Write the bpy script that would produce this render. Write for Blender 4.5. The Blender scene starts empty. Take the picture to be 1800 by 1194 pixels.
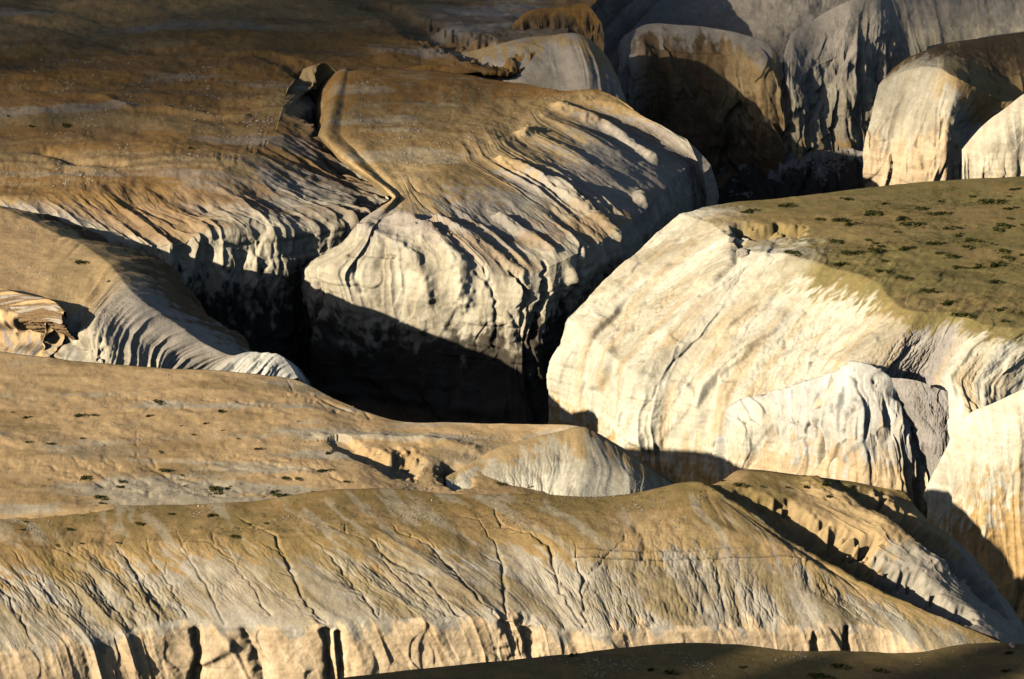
import bpy, math, random
import numpy as np

# ------------------------------------------------------------------ camera, sky, sun, exposure
S = bpy.context.scene
C = S.collection
CAM_Z, PITCH, FPX = 309.0, math.radians(18.0), 10000.0      # metres, tilt, focal length in photo pixels
cam_d = bpy.data.cameras.new('camera'); cam = bpy.data.objects.new('camera', cam_d); C.objects.link(cam)
cam.location = (0, 0, CAM_Z); cam.rotation_euler = (math.pi/2-PITCH, 0, 0)
cam_d.sensor_width = 36; cam_d.lens = 36*FPX/1800; cam_d.clip_start = 1; cam_d.clip_end = 60000
S.camera = cam

SUN_EL, SUN_AZ = math.radians(19), math.radians(34)       # light travels to +X, turned SUN_AZ towards +Y
w = bpy.data.worlds.new('World'); S.world = w; w.use_nodes = True
wn = w.node_tree; bg = wn.nodes['Background']
sky = wn.nodes.new('ShaderNodeTexSky'); sky.sky_type = 'NISHITA'; sky.sun_disc = False
sky.sun_elevation = SUN_EL; sky.sun_rotation = math.atan2(-math.cos(SUN_AZ), -math.sin(SUN_AZ)) % (2*math.pi)
sky.altitude = 1500; sky.air_density = 0.8; sky.dust_density = 2.5
wn.links.new(sky.outputs[0], bg.inputs[0]); bg.inputs[1].default_value = 0.05
sd = bpy.data.lights.new('sun', 'SUN'); sd.energy = 5.0; sd.angle = math.radians(0.5); sd.color = (1.0, 0.915, 0.75)
sun = bpy.data.objects.new('sun', sd); C.objects.link(sun)
LD = np.array([math.cos(SUN_EL)*math.cos(SUN_AZ), math.cos(SUN_EL)*math.sin(SUN_AZ), -math.sin(SUN_EL)])
from mathutils import Vector
sun.rotation_euler = Vector(LD).to_track_quat('-Z', 'Y').to_euler()
S.view_settings.view_transform = 'Standard'; S.view_settings.look = 'None'
S.view_settings.exposure = 0.46; S.view_settings.gamma = 1.0; S.view_settings.use_curve_mapping = False
S.cycles.diffuse_bounces = 0; S.cycles.max_bounces = 3

# ------------------------------------------------------------------ noise
def _h(ix, iy, iz, seed):
    n = (ix.astype(np.int64)*374761393 + iy.astype(np.int64)*668265263 + iz.astype(np.int64)*2147483647 + seed*974634777) & 0xffffffff
    n = ((n ^ (n >> 13))*1274126177) & 0xffffffff
    n = ((n ^ (n >> 16))*2246822519) & 0xffffffff
    return ((n ^ (n >> 15)) & 0xffffff)/float(0xffffff)*2-1
def vn2(x, y, seed=0):
    x, y = np.broadcast_arrays(np.asarray(x, float), np.asarray(y, float))
    ix, iy = np.floor(x), np.floor(y); fx, fy = x-ix, y-iy
    fx = fx*fx*fx*(fx*(fx*6-15)+10); fy = fy*fy*fy*(fy*(fy*6-15)+10)
    z = np.zeros_like(ix); a, b, c, d = _h(ix, iy, z, seed), _h(ix+1, iy, z, seed), _h(ix, iy+1, z, seed), _h(ix+1, iy+1, z, seed)
    return (a+(b-a)*fx) + ((c+(d-c)*fx)-(a+(b-a)*fx))*fy
def vn3(p, seed=0):
    i = np.floor(p); f = p-i; f = f*f*(3-2*f); x, y, z = i[..., 0], i[..., 1], i[..., 2]; fx, fy, fz = f[..., 0], f[..., 1], f[..., 2]
    def L(zz):
        a, b, c, d = _h(x, y, zz, seed), _h(x+1, y, zz, seed), _h(x, y+1, zz, seed), _h(x+1, y+1, zz, seed)
        e = a+(b-a)*fx; return e+((c+(d-c)*fx)-e)*fy
    e = L(z); return e+(L(z+1)-e)*fz
def fb2(x, y, o=4, seed=0, g=.5):
    s, a, f = 0, 1, 1
    for k in range(o): s = s+a*vn2(x*f+17.3*k, y*f-9.1*k, seed+k); a *= g; f *= 2.03
    return s
def fb3(p, o=4, seed=0, g=.5):
    s, a, f = 0, 1, 1
    for k in range(o): s = s+a*vn3(p*f+13.7*k, seed+k); a *= g; f *= 2.03
    return s
def blur(a, s, ax):
    r = max(1, int(3*s)); k = np.exp(-.5*(np.arange(-r, r+1)/s)**2); k /= k.sum()
    p = [(0, 0)]*2; p[ax] = (r, r); q = np.pad(a, p, mode='edge'); out = np.zeros_like(a); n = a.shape[ax]
    for j, kk in enumerate(k): out += kk*(q[j:j+n] if ax == 0 else q[:, j:j+n])
    return out

# ------------------------------------------------------------------ photo point -> point in the place (survey of the landforms)
cp, sp = math.cos(PITCH), math.sin(PITCH)
def ray(px, py):
    a, b = (px-900)/FPX, (597-py)/FPX
    return np.array([a, cp+b*sp, -sp+b*cp])
def at_z(px, py, z): d = ray(px, py); return np.array([0, 0, CAM_Z])+d*((z-CAM_Z)/d[2])
def at_y(px, py, Y): d = ray(px, py); return np.array([0, 0, CAM_Z])+d*(Y/d[1])
def at_a(px, py, q, a):
    d = ray(px, py)
    if a >= 90: return at_y(px, py, q[1]+(a-90)*.02)
    T = math.tan(math.radians(a)); t = (CAM_Z-q[2]+T*q[1])/(T*d[1]-d[2]); return np.array([0, 0, CAM_Z])+d*t
def pix(P):
    x, y, z = P[..., 0], P[..., 1], P[..., 2]-CAM_Z
    dep = y*cp-z*sp; up = y*sp+z*cp
    return np.stack([900+FPX*x/dep, 597-FPX*up/dep], -1)

TONE = dict(chalk=(.72, .67, .56), cliff=(.60, .445, .275), slate=(.40, .345, .265), bench=(.60, .40, .20), moss=(.235, .185, .072), soil=(.37, .245, .11), olive=(.27, .19, .075), clay=(.40, .34, .27), cream=(.63, .57, .435), white=(.56, .525, .455), ochre=(.52, .34, .15),
            brown=(.21, .135, .07), grey=(.33, .29, .25), tan=(.46, .32, .16), rust=(.33, .18, .06), dark=(.085, .07, .052), sand=(.50, .43, .31))  # dark carries painted shade on the lower canyon walls

def hermite(x, Y, xi, mono):
    """cubic through Y (axis 0) at x, sampled at xi"""
    x = np.asarray(x, float); h = np.diff(x); d = np.diff(Y, axis=0)/h.reshape(-1, *[1]*(Y.ndim-1))
    m = np.zeros_like(Y); m[0], m[-1] = d[0], d[-1]
    if len(x) > 2:
        hh = h.reshape(-1, *[1]*(Y.ndim-1))
        if mono:
            w1, w2 = 2*hh[1:]+hh[:-1], hh[1:]+2*hh[:-1]
            with np.errstate(divide='ignore', invalid='ignore'): hm = (w1+w2)/(w1/d[:-1]+w2/d[1:])
            m[1:-1] = np.where(d[:-1]*d[1:] > 0, np.nan_to_num(hm), 0)
        else: m[1:-1] = (d[:-1]*hh[1:]+d[1:]*hh[:-1])/(hh[1:]+hh[:-1])
    k = np.clip(np.searchsorted(x, xi, 'right')-1, 0, len(x)-2); t = ((xi-x[k])/h[k]).reshape(-1, *[1]*(Y.ndim-1)); H = h[k].reshape(t.shape)
    return (2*t**3-3*t*t+1)*Y[k]+(t**3-2*t*t+t)*H*m[k]+(-2*t**3+3*t*t)*Y[k+1]+(t**3-t*t)*H*m[k+1]

def rills(nv, nu, seed, wander=.35, along=.02, spread=2):
    """a branching drainage network running down the grid: log of the run-off through each cell, 0..1"""
    I, J = np.meshgrid(np.arange(nu), np.arange(nv))
    n = fb2(I*wander*.35, J*along, 3, seed)+.5*vn2(I*wander, J*along*3, seed+9)
    acc = np.ones((nv, nu)); idx = np.arange(nu); rng = np.random.default_rng(seed)
    for j in range(nv-1):
        best = idx.copy(); bv = n[j+1]-.02
        for s in range(-spread, spread+1):
            if s == 0: continue
            t = np.clip(idx+s, 0, nu-1); v = n[j+1][t]+.03*abs(s); u = v < bv
            best = np.where(u, t, best); bv = np.where(u, v, bv)
        np.add.at(acc[j+1], best, acc[j]*.985)
    a = np.log(acc); return a/np.percentile(a, 99.5)

def facets(x, y, size, seed):
    """broken rock: every cell of a stretched cellular pattern is a plane of its own height and tilt"""
    out = np.zeros(x.shape)
    for lev, (sz, am) in enumerate(((size, 1.), (size*.42, .42))):
        u, v = x/sz, y/(sz*2.4); iu, iv = np.floor(u), np.floor(v); num = np.zeros(x.shape); den = np.zeros(x.shape)+1e-9
        for a in (-1, 0, 1):
            for b in (-1, 0, 1):
                cu, cv = iu+a, iv+b; z = np.zeros_like(cu)
                px = cu+.5+.48*_h(cu, cv, z, seed+lev*7); py = cv+.5+.48*_h(cu, cv, z+1, seed+lev*7)
                k = np.exp(-26*((u-px)**2+(v-py)**2))
                num += k*(_h(cu, cv, z+2, seed+lev*7)*.5+_h(cu, cv, z+3, seed+lev*7)*(u-px)*.9+_h(cu, cv, z+4, seed+lev*7)*(v-py)*.7); den += k
        val = num/den
        out += am*val
    return out

MATS = {}
def ground_material(kind='earth'):
    if kind in MATS: return MATS[kind]
    m = bpy.data.materials.new(kind); m.use_nodes = True; nt = m.node_tree; N = nt.nodes; Lk = nt.links.new
    b = N['Principled BSDF']; b.inputs['Roughness'].default_value = .95; b.inputs['Specular IOR Level'].default_value = .05
    at = N.new('ShaderNodeAttribute'); at.attribute_name = 'tone'
    tc = N.new('ShaderNodeTexCoord')
    n1 = N.new('ShaderNodeTexNoise'); n1.inputs['Scale'].default_value = .55; n1.inputs['Detail'].default_value = 9; n1.inputs['Roughness'].default_value = .68
    n2 = N.new('ShaderNodeTexNoise'); n2.inputs['Scale'].default_value = 3.5; n2.inputs['Detail'].default_value = 6; n2.inputs['Roughness'].default_value = .7
    for n in (n1, n2): Lk(tc.outputs['Object'], n.inputs['Vector'])
    r1 = N.new('ShaderNodeMapRange'); r1.inputs[1].default_value = .3; r1.inputs[2].default_value = .7; r1.inputs[3].default_value = .80; r1.inputs[4].default_value = 1.16
    r2 = N.new('ShaderNodeMapRange'); r2.inputs[1].default_value = .3; r2.inputs[2].default_value = .7; r2.inputs[3].default_value = .80; r2.inputs[4].default_value = 1.16
    Lk(n1.outputs[0], r1.inputs[0]); Lk(n2.outputs[0], r2.inputs[0])
    mu = N.new('ShaderNodeMath'); mu.operation = 'MULTIPLY'; Lk(r1.outputs[0], mu.inputs[0]); Lk(r2.outputs[0], mu.inputs[1])
    v = N.new('ShaderNodeVectorMath'); v.operation = 'SCALE'; Lk(at.outputs['Color'], v.inputs[0]); Lk(mu.outputs[0], v.inputs['Scale'])
    Lk(v.outputs[0], b.inputs['Base Color'])
    bp = N.new('ShaderNodeBump'); bp.inputs['Strength'].default_value = .75; bp.inputs['Distance'].default_value = .14
    n3 = N.new('ShaderNodeTexNoise'); n3.inputs['Scale'].default_value = 2.2; n3.inputs['Detail'].default_value = 8; n3.inputs['Roughness'].default_value = .72
    Lk(tc.outputs['Object'], n3.inputs['Vector']); Lk(n3.outputs[0], bp.inputs['Height']); Lk(bp.outputs[0], b.inputs['Normal'])
    MATS[kind] = m; return m

def link_grid(name, P, col, label=None, cat=None):
    nv, nu = P.shape[:2]
    me = bpy.data.meshes.new(name); V = P.reshape(-1, 3)
    me.vertices.add(len(V)); me.vertices.foreach_set('co', V.astype(np.float32).ravel())
    i = np.arange(nv*nu).reshape(nv, nu); q = np.stack([i[1:, :-1], i[1:, 1:], i[:-1, 1:], i[:-1, :-1]], -1).reshape(-1, 4)
    me.loops.add(q.size); me.loops.foreach_set('vertex_index', q.ravel().astype(np.int32))
    me.polygons.add(len(q)); me.polygons.foreach_set('loop_start', np.arange(0, q.size, 4, dtype=np.int32))
    me.polygons.foreach_set('use_smooth', np.ones(len(q), bool))
    ca = me.color_attributes.new('tone', 'FLOAT_COLOR', 'POINT')
    ca.data.foreach_set('color', np.concatenate([col.reshape(-1, 3), np.ones((nv*nu, 1))], 1).astype(np.float32).ravel())
    me.update(calc_edges=True); me.validate()
    me.materials.append(ground_material())
    o = bpy.data.objects.new(name, me); C.objects.link(o); o['kind'] = 'structure'
    if label: o['label'] = label
    return o

SURF = {}
def creek(pts, w, d, seed, branches=5, jit=4., blen=(18, 55)):
    """a gully that wanders, deepens downhill and takes in side rills: a list of carve lines"""
    r = random.Random(seed); out = []; fine = []
    for (x0, y0), (x1, y1) in zip(pts[:-1], pts[1:]):
        n = max(2, int(math.hypot(x1-x0, y1-y0)/9))
        for k in range(n): fine.append((x0+(x1-x0)*k/n+r.gauss(0, jit*.5), y0+(y1-y0)*k/n+r.gauss(0, jit*.35)))
    fine.append(pts[-1]); n = len(fine); prof = [(.35+.65*min(1, 2.2*k/n))*r.uniform(.55, 1.25) for k in range(n)]
    out.append((fine, [w*q for q in prof], [d*q for q in prof]))
    for _ in range(branches):
        k = r.randrange(1, n); x, y = fine[k]; dx, dy = fine[k][0]-fine[k-1][0], fine[k][1]-fine[k-1][1]; a = math.atan2(-dy, -dx)+r.choice((-1, 1))*r.uniform(.25, .8); L = r.uniform(*blen)
        br = []; m = max(3, int(L/9))
        for j in range(m+1): br.append((x+math.cos(a)*L*j/m+r.gauss(0, jit*.4), y+math.sin(a)*L*.7*j/m+r.gauss(0, jit*.3)))
        out.append((br, [w*.75*(1-.7*j/m) for j in range(m+1)], [d*.7*(1-.8*j/m)*r.uniform(.6, 1.2) for j in range(m+1)]))
    return out
def patch(name, rows, du=1.5, dv=1.5, seed=0, flute=7., carve=(), label=None, tonewob=2.0, wander=.35, streak=0., bend=0., crag=4., mottle=(), fans=(), stri=1., sharp=.5):
    """rows: (points or None, (mode, value), style). style: ril/fin/flu/lump amplitudes in metres and tone(s)."""
    N = max(len(r[0]) for r in rows if r[0] is not None); R = len(rows); ctl = np.zeros((R, N, 3)); done = [False]*R
    def vals(v): return list(v) if isinstance(v, (list, tuple)) else [v]*N
    order = [k for k, r in enumerate(rows) if r[1][0] in ('z', 'Y')] + [k for k, r in enumerate(rows) if r[1][0] not in ('z', 'Y', 'up')]+[k for k in range(R-1, -1, -1) if rows[k][1][0] == 'up']
    for k in order:
        pts, (mode, val), st = rows[k]
        if mode == 'up':                                     # offset from the NEXT row (a hidden back slope)
            ctl[k] = ctl[k+1]+np.array(val); continue
        if mode == 'off': ctl[k] = ctl[k-1]+np.array(val); continue
        vv = vals(val)
        for i, (x, y) in enumerate(pts):
            if mode == 'z': ctl[k, i] = at_z(x, y, vv[i])
            elif mode == 'Y': ctl[k, i] = at_y(x, y, vv[i])
            elif mode == 'dY': ctl[k, i] = at_y(x, y, ctl[k-1, i, 1]+vv[i])
            elif mode == 'a': ctl[k, i] = at_a(x, y, ctl[k-1, i], vv[i])
    pc = pix(ctl)
    lu = np.maximum(np.linalg.norm(np.diff(pc, axis=1), axis=-1).max(0), 4); lv = np.maximum(np.linalg.norm(np.diff(pc, axis=0), axis=-1).mean(1), 12)
    for k, r in enumerate(rows):                             # hidden backs and feet need few rows
        if r[1][0] == 'up': lv[k] = min(lv[k], 60)
        if r[1][0] == 'off': lv[k-1] = min(lv[k-1], 60)
        if 'n' in r[2] and k > 0: lv[k-1] = r[2]['n']
    U = np.concatenate([[0], np.cumsum(lu)]); Vv = np.concatenate([[0], np.cumsum(lv)])
    nu, nv = int(U[-1]/du)+2, int(Vv[-1]/dv)+2; ui, vi = np.linspace(0, U[-1], nu), np.linspace(0, Vv[-1], nv)
    P = hermite(U, ctl.transpose(1, 0, 2), ui, False).transpose(1, 0, 2); Pl = np.stack([np.stack([np.interp(vi, Vv, P[:, i, c]) for i in range(nu)], 1) for c in range(3)], -1); P = hermite(Vv, P, vi, True)*(1-sharp)+Pl*sharp
    amp = {}
    for key in ('ril', 'fin', 'flu', 'lump', 'crag', 'bed'):
        a = np.array([vals(r[2].get(key, 0)) for r in rows], float); a = hermite(U, a.T, ui, True).T; amp[key] = hermite(Vv, a, vi, True)
    s = np.concatenate([[0], np.cumsum(np.linalg.norm(np.diff(P, axis=1), axis=-1).mean(0))]); s = np.broadcast_to(s, (nv, nu))
    t = np.concatenate([np.zeros((1, nu)), np.cumsum(np.linalg.norm(np.diff(P, axis=0), axis=-1), 0)], 0)
    if bend: s = s+bend*t
    def normals(P):
        a = np.gradient(P, axis=1); b = np.gradient(P, axis=0); n = np.cross(b, a); n /= np.linalg.norm(n, axis=-1, keepdims=True)+1e-9
        return n
    n = normals(P)
    if (n[..., 2].mean()+(-n[..., 1]).mean()) < 0: n = -n
    # broad lumps, broken rock facets, then flutes (sharp crested ribs down the fall line), then branching rills
    D = amp['lump']*fb3(P/14., 6, seed+1, .55)
    if amp['crag'].max() > 0: D += amp['crag']*facets(s+1.5*vn2(s/5., t/5., seed+50), t, crag, seed+51)
    if amp['bed'].max() > 0:
        zb = P[..., 2]+.8*fb2(P[..., 0]/30., P[..., 1]/30., 3, seed+66); q = vn2(zb/1.7, zb*0+seed, seed+67); D += amp['bed']*(np.clip(q*3, -1, 1)+.5*vn2(zb/.6, zb*0, seed+68))*np.clip(.4+fb2(s/9., t/9., 2, seed+69), 0, 1)
    mod = np.clip(.75+1.1*fb2(s/22., t/40., 2, seed+60), .1, 1.8)
    wob = 2.2*fb2(s/20., t/60., 2, seed+5)+.35*fb2(s/3., t/5., 2, seed+6)
    f1 = vn2((s+wob)/flute, t/70.+3, seed+2); f2 = vn2((s+wob*1.2)/(flute*.41), t/30., seed+3); f3 = vn2((s+wob)/(flute*.17), t/14., seed+4)
    D += amp['flu']*mod*((.5-np.abs(f1))*1.35+(.4-np.abs(f2))*.55+(.4-np.abs(f3))*.2)
    mr = np.clip(.6+1.0*fb2(s/13., t/11., 3, seed+61), .05, 1.7)
    a = rills(max(8, nv//3), max(8, nu//3), seed+11, wander*.5, .06)
    a = np.repeat(np.repeat(a, 3, 0), 3, 1); a = np.pad(a, ((0, max(0, nv-a.shape[0])), (0, max(0, nu-a.shape[1]))), mode='edge')[:nv, :nu]
    D -= amp['ril']*mr*(.5*blur(blur(a, 6, 1), 3, 0)+.5*blur(blur(a, 2.2, 1), 2, 0))*1.8
    b = rills(nv, nu, seed+23, wander, .09, 1)
    D -= amp['fin']*mr*(.7*blur(blur(b, 1.0, 1), 1.0, 0)+.3*b)*1.5
    if carve:
        flat = pix(P).reshape(-1, 2); P1 = P.reshape(-1, 3); D1 = D.reshape(-1).copy(); C1 = np.zeros(len(P1))
        for (pts, wd, dp) in carve:
            Q = []
            for (x, y) in pts:
                k = np.where(np.abs(flat[:, 0]-x)+np.abs(flat[:, 1]-y) < 60)[0]
                if len(k) == 0: k = np.arange(0, len(flat), 7)
                Q.append(P1[k[np.argmin(((flat[k]-np.array([x, y]))**2).sum(1))]])
            W = list(wd) if isinstance(wd, (list, tuple)) else [wd]*len(Q); H = list(dp) if isinstance(dp, (list, tuple)) else [dp]*len(Q)
            Q = np.array(Q); m = 2.6*max(W); k = np.where(((P1 > Q.min(0)-m) & (P1 < Q.max(0)+m)).all(1))[0]; X = P1[k]; best = np.zeros(len(k))
            wob3 = vn3(X/2.5, seed+70)*.55+vn3(X/.8, seed+71)*.35
            for j in range(len(Q)-1):
                A, d = Q[j], Q[j+1]-Q[j]; L2 = max(d@d, 1e-6); u = np.clip(((X-A)@d)/L2, 0, 1); wk = W[j]+(W[j+1]-W[j])*u; hk = H[j]+(H[j+1]-H[j])*u
                dist = np.linalg.norm(X-A-u[:, None]*d, axis=-1)+wob3*wk*.7
                e = hk*np.exp(-(dist/wk)**(4 if max(map(abs, H)) > 2 else 2)*1.2); best = np.where(np.abs(e) > np.abs(best), e, best)
            c0 = C1[k]; C1[k] = np.where(np.abs(best) > np.abs(c0), best, c0)
        D -= C1.reshape(D.shape)
    n2 = n.copy()
    P2 = P+n2*D[..., None]
    # earth colour, canyon shade painted into dark walls: beds follow rows with ragged borders
    tn = np.array([[TONE[q] for q in vals(r[2].get('tone', 'soil'))] for r in rows]); tn = hermite(U, tn.transpose(1, 0, 2), ui, True).transpose(1, 0, 2)
    vq = np.broadcast_to(vi[:, None], (nv, nu))/1.0+tonewob*(6*fb2(s/5., t/4., 4, seed+31)+9*fb2(s/1.6+t*.3*0, t/18., 3, seed+33))
    k = np.clip(np.searchsorted(Vv, vq.ravel(), 'right')-1, 0, R-2); f = np.clip((vq.ravel()-Vv[k])/(Vv[k+1]-Vv[k]), 0, 1); f = f+.3*fb2((s/.9).ravel(), (t/1.3).ravel(), 3, seed+35)*(f*(1-f)*4); f = np.clip((f-.5)*2.2+.5, 0, 1); f = f*f*(3-2*f)
    jj = np.tile(np.arange(nu), nv); col = tn[k, jj]*(1-f[:, None])+tn[k+1, jj]*f[:, None]; col = col.reshape(nv, nu, 3)
    zz = P2[..., 2]+.6*fb2(P2[..., 0]/25., P2[..., 1]/25., 2, 5); steep = np.clip(1.15-n[..., 2]*1.3, 0, 1); col = col*(1+steep[..., None]*(.11*vn2(zz/2.2, zz*0, 77)+.09*vn2(zz/.5, zz*0, 78))[..., None])
    g = fb2(s/7., t/5., 4, seed+41); col = col*(1+.10*g[..., None])
    st2 = fb2(s/.8, t/14., 4, seed+43); col = col*(1+np.array([.05, .08, .12])*stri*st2[..., None]*np.clip(steep*2.2, .08, 1)[..., None])
    for (tname, sx, sy, lo, hi, k0) in mottle:              # patches of other earth, drawn out along the lie of the land
        q = np.clip((fb2(P[..., 0]/sx+P[..., 1]/sx*.3, P[..., 1]/sy, 5, seed+len(tname)+80, .6)-lo)/(hi-lo), 0, 1)*k0
        q = q*np.clip(n[..., 2]*3-1.9, 0, 1)
        col = col*(1-q[..., None])+np.array(TONE[tname])*q[..., None]
    for (tname, sx, sy, lo, hi, k0) in fans:                # tongues of soil lying on the slope between the rills
        q = np.clip((fb2((s+.8*vn2(t/4., s/9., seed+3))/sx, t/sy, 4, seed+90, .55)-lo)/(hi-lo), 0, 1)*k0*np.clip((n[..., 2]-.35)*4, 0, 1)
        col = col*(1-q[..., None])+np.array(TONE[tname])*q[..., None]
    if streak:
        q = np.clip(fb2(s/2.2, t/22.+.3*vn2(s/6, t/6, seed), 3, seed+47)*1.4+.1, 0, 1)[..., None]*streak*(np.clip((vi-Vv[-1]*.25)/(Vv[-1]*.3), 0, 1)[:, None, None])
        col = col*(1-q)+np.array(TONE['ochre'])*q
    SURF[name] = P2
    o = link_grid(name.split('#')[0], P2, np.clip(col, .01, .9), label)
    return o
def pc_of(P): return pix(P)

T = lambda **k: k
# ------------------------------------------------------------------ FLOOR of the canyons and the land beyond
def floor():
    x = np.concatenate([[-9000, -4000, -1500, -600], np.linspace(-260, 260, 200), [600, 1500, 4000, 9000]])
    y = np.concatenate([[-3000, 0, 400, 600], np.linspace(740, 1360, 240), [1700, 2500, 5000, 16000]])
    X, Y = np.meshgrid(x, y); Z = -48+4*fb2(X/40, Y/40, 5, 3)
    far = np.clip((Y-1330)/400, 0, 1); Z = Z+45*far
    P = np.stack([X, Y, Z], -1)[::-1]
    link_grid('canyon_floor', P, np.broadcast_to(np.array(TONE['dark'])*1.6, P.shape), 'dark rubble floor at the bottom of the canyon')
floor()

# ------------------------------------------------------------------ upper left plateau and its fluted bank
patch('plateau', [
  ([(-120,-80),(50,-80),(180,-80),(280,-80),(380,-80),(470,-80),(560,-80),(640,-80),(740,-80),(900,-80),(1150,-80)], ('z', 2), T(lump=.6, tone='soil')),
  ([(-120,40),(40,40),(170,40),(270,40),(370,40),(460,40),(535,40),(600,40),(690,40),(820,40),(1000,40)], ('z', 1.5), T(lump=.8, tone=['soil']*8+['soil','clay','clay'])),
  ([(-120,140),(40,140),(170,140),(265,138),(360,135),(445,130),(520,118),(580,118),(670,118),(810,125),(990,135)], ('z', [1,1,1,1,1,1,.8,.6,.5,-.5,-4]), T(lump=.8, tone='rust')),
  ([(-120,235),(40,235),(170,228),(262,224),(352,220),(430,210),(490,180),(545,140),(640,140),(800,145),(985,160)], ('z', [.5,.5,.5,.5,.5,.5,.3,0,-1,-6,-12]), T(lump=.7, tone='soil')),
  ([(-120,345),(40,345),(170,330),(252,318),(350,310),(420,285),(472,250),(508,192),(560,150),(800,160),(985,170)], ('z', [0,0,0,0,0,0,-.2,-.5,-3,-10,-18]), T(lump=.7, ril=.2, fin=.04, flu=.1, tone='tan')),
  ([(-110,362),(80,375),(235,385),(310,375),(415,360),(500,335),(575,300),(560,225),(580,170),(810,175),(990,180)], ('a', [70,45,24,24,24,24,24,22,20,20,20]), T(lump=.9, crag=.3, ril=1.15, fin=.2, flu=1.0, tone='clay')),
  ([(-110,385),(125,420),(300,428),(372,412),(470,408),(600,398),(688,350),(600,240),(597,195),(815,190),(995,190)], ('a', [80,60,36,36,36,34,32,30,30,30,30]), T(lump=1.0, crag=.8, bed=.2, ril=.9, fin=.15, flu=1.8, tone='sand')),
  ([(-110,470),(150,520),(310,600),(380,612),(474,622),(560,560),(640,460),(610,260),(605,215),(820,210),(1000,210)], ('a', 83), T(lump=1.0, crag=2.0, bed=.4, ril=.1, flu=1.6, tone='dark')),  # canyon shade painted into the lower wall colour
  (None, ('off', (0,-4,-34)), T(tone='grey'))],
  du=1.4, dv=1.3, sharp=.65, seed=3, flute=11, wander=.5, mottle=[('rust',60,14,.0,.5,.8),('clay',40,9,.35,.8,.6),('brown',30,5,.35,.7,.6)], label='tan plateau with a fluted bank falling to the shaded side canyon',
  carve=[([(540,128),(575,150),(590,185),(560,215),(570,240)], 3.0, 4.0), ([(20,35),(120,55),(230,85),(350,95),(470,105),(545,130)], [2,3,3,2.5,2.5,3], [.5,.9,.8,1.0,.9,1.5]),
         ([(660,5),(720,40),(790,70),(870,95),(960,140)], [3,4,5,6,6], [1.5,2.5,3,5,6]), ([(80,265),(140,283),(200,288)], 2, 1.0),
         ([(180,175),(230,195),(330,200),(430,205)], 1.6, -.7)])

# ------------------------------------------------------------------ central spur
G = [((556,138),(560,242),(690,352),(632,393),(604,434),(542,478),(546,650)), ((590,125),(562,240),(692,349),(640,388),(612,430),(545,472),(548,640)), ((615,124),(600,235),(703,344),(674,394),(654,452),(634,487),(640,660)),
     ((645,123),(650,232),(713,340),(742,406),(782,457),(785,515),(785,660)), ((690,124),(700,235),(735,326),(835,415),(908,487),(908,545),(902,650)),
     ((760,126),(760,215),(788,298),(905,383),(988,457),(985,505),(950,620)), ((850,136),(836,200),(868,268),(986,346),(1068,416),(1075,452),(1052,570)),
     ((925,148),(898,190),(921,234),(1052,308),(1138,366),(1146,402),(1140,520)), ((990,160),(966,178),(982,190),(1112,248),(1198,302),(1208,350),(1202,480)),
     ((1066,165),(1078,172),(1094,186),(1192,238),(1242,290),(1254,337),(1256,460)), ((1102,182),(1113,192),(1132,207),(1215,245),(1250,300),(1258,370),(1262,470))]
gc = lambda k: [f[k] for f in G]
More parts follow.
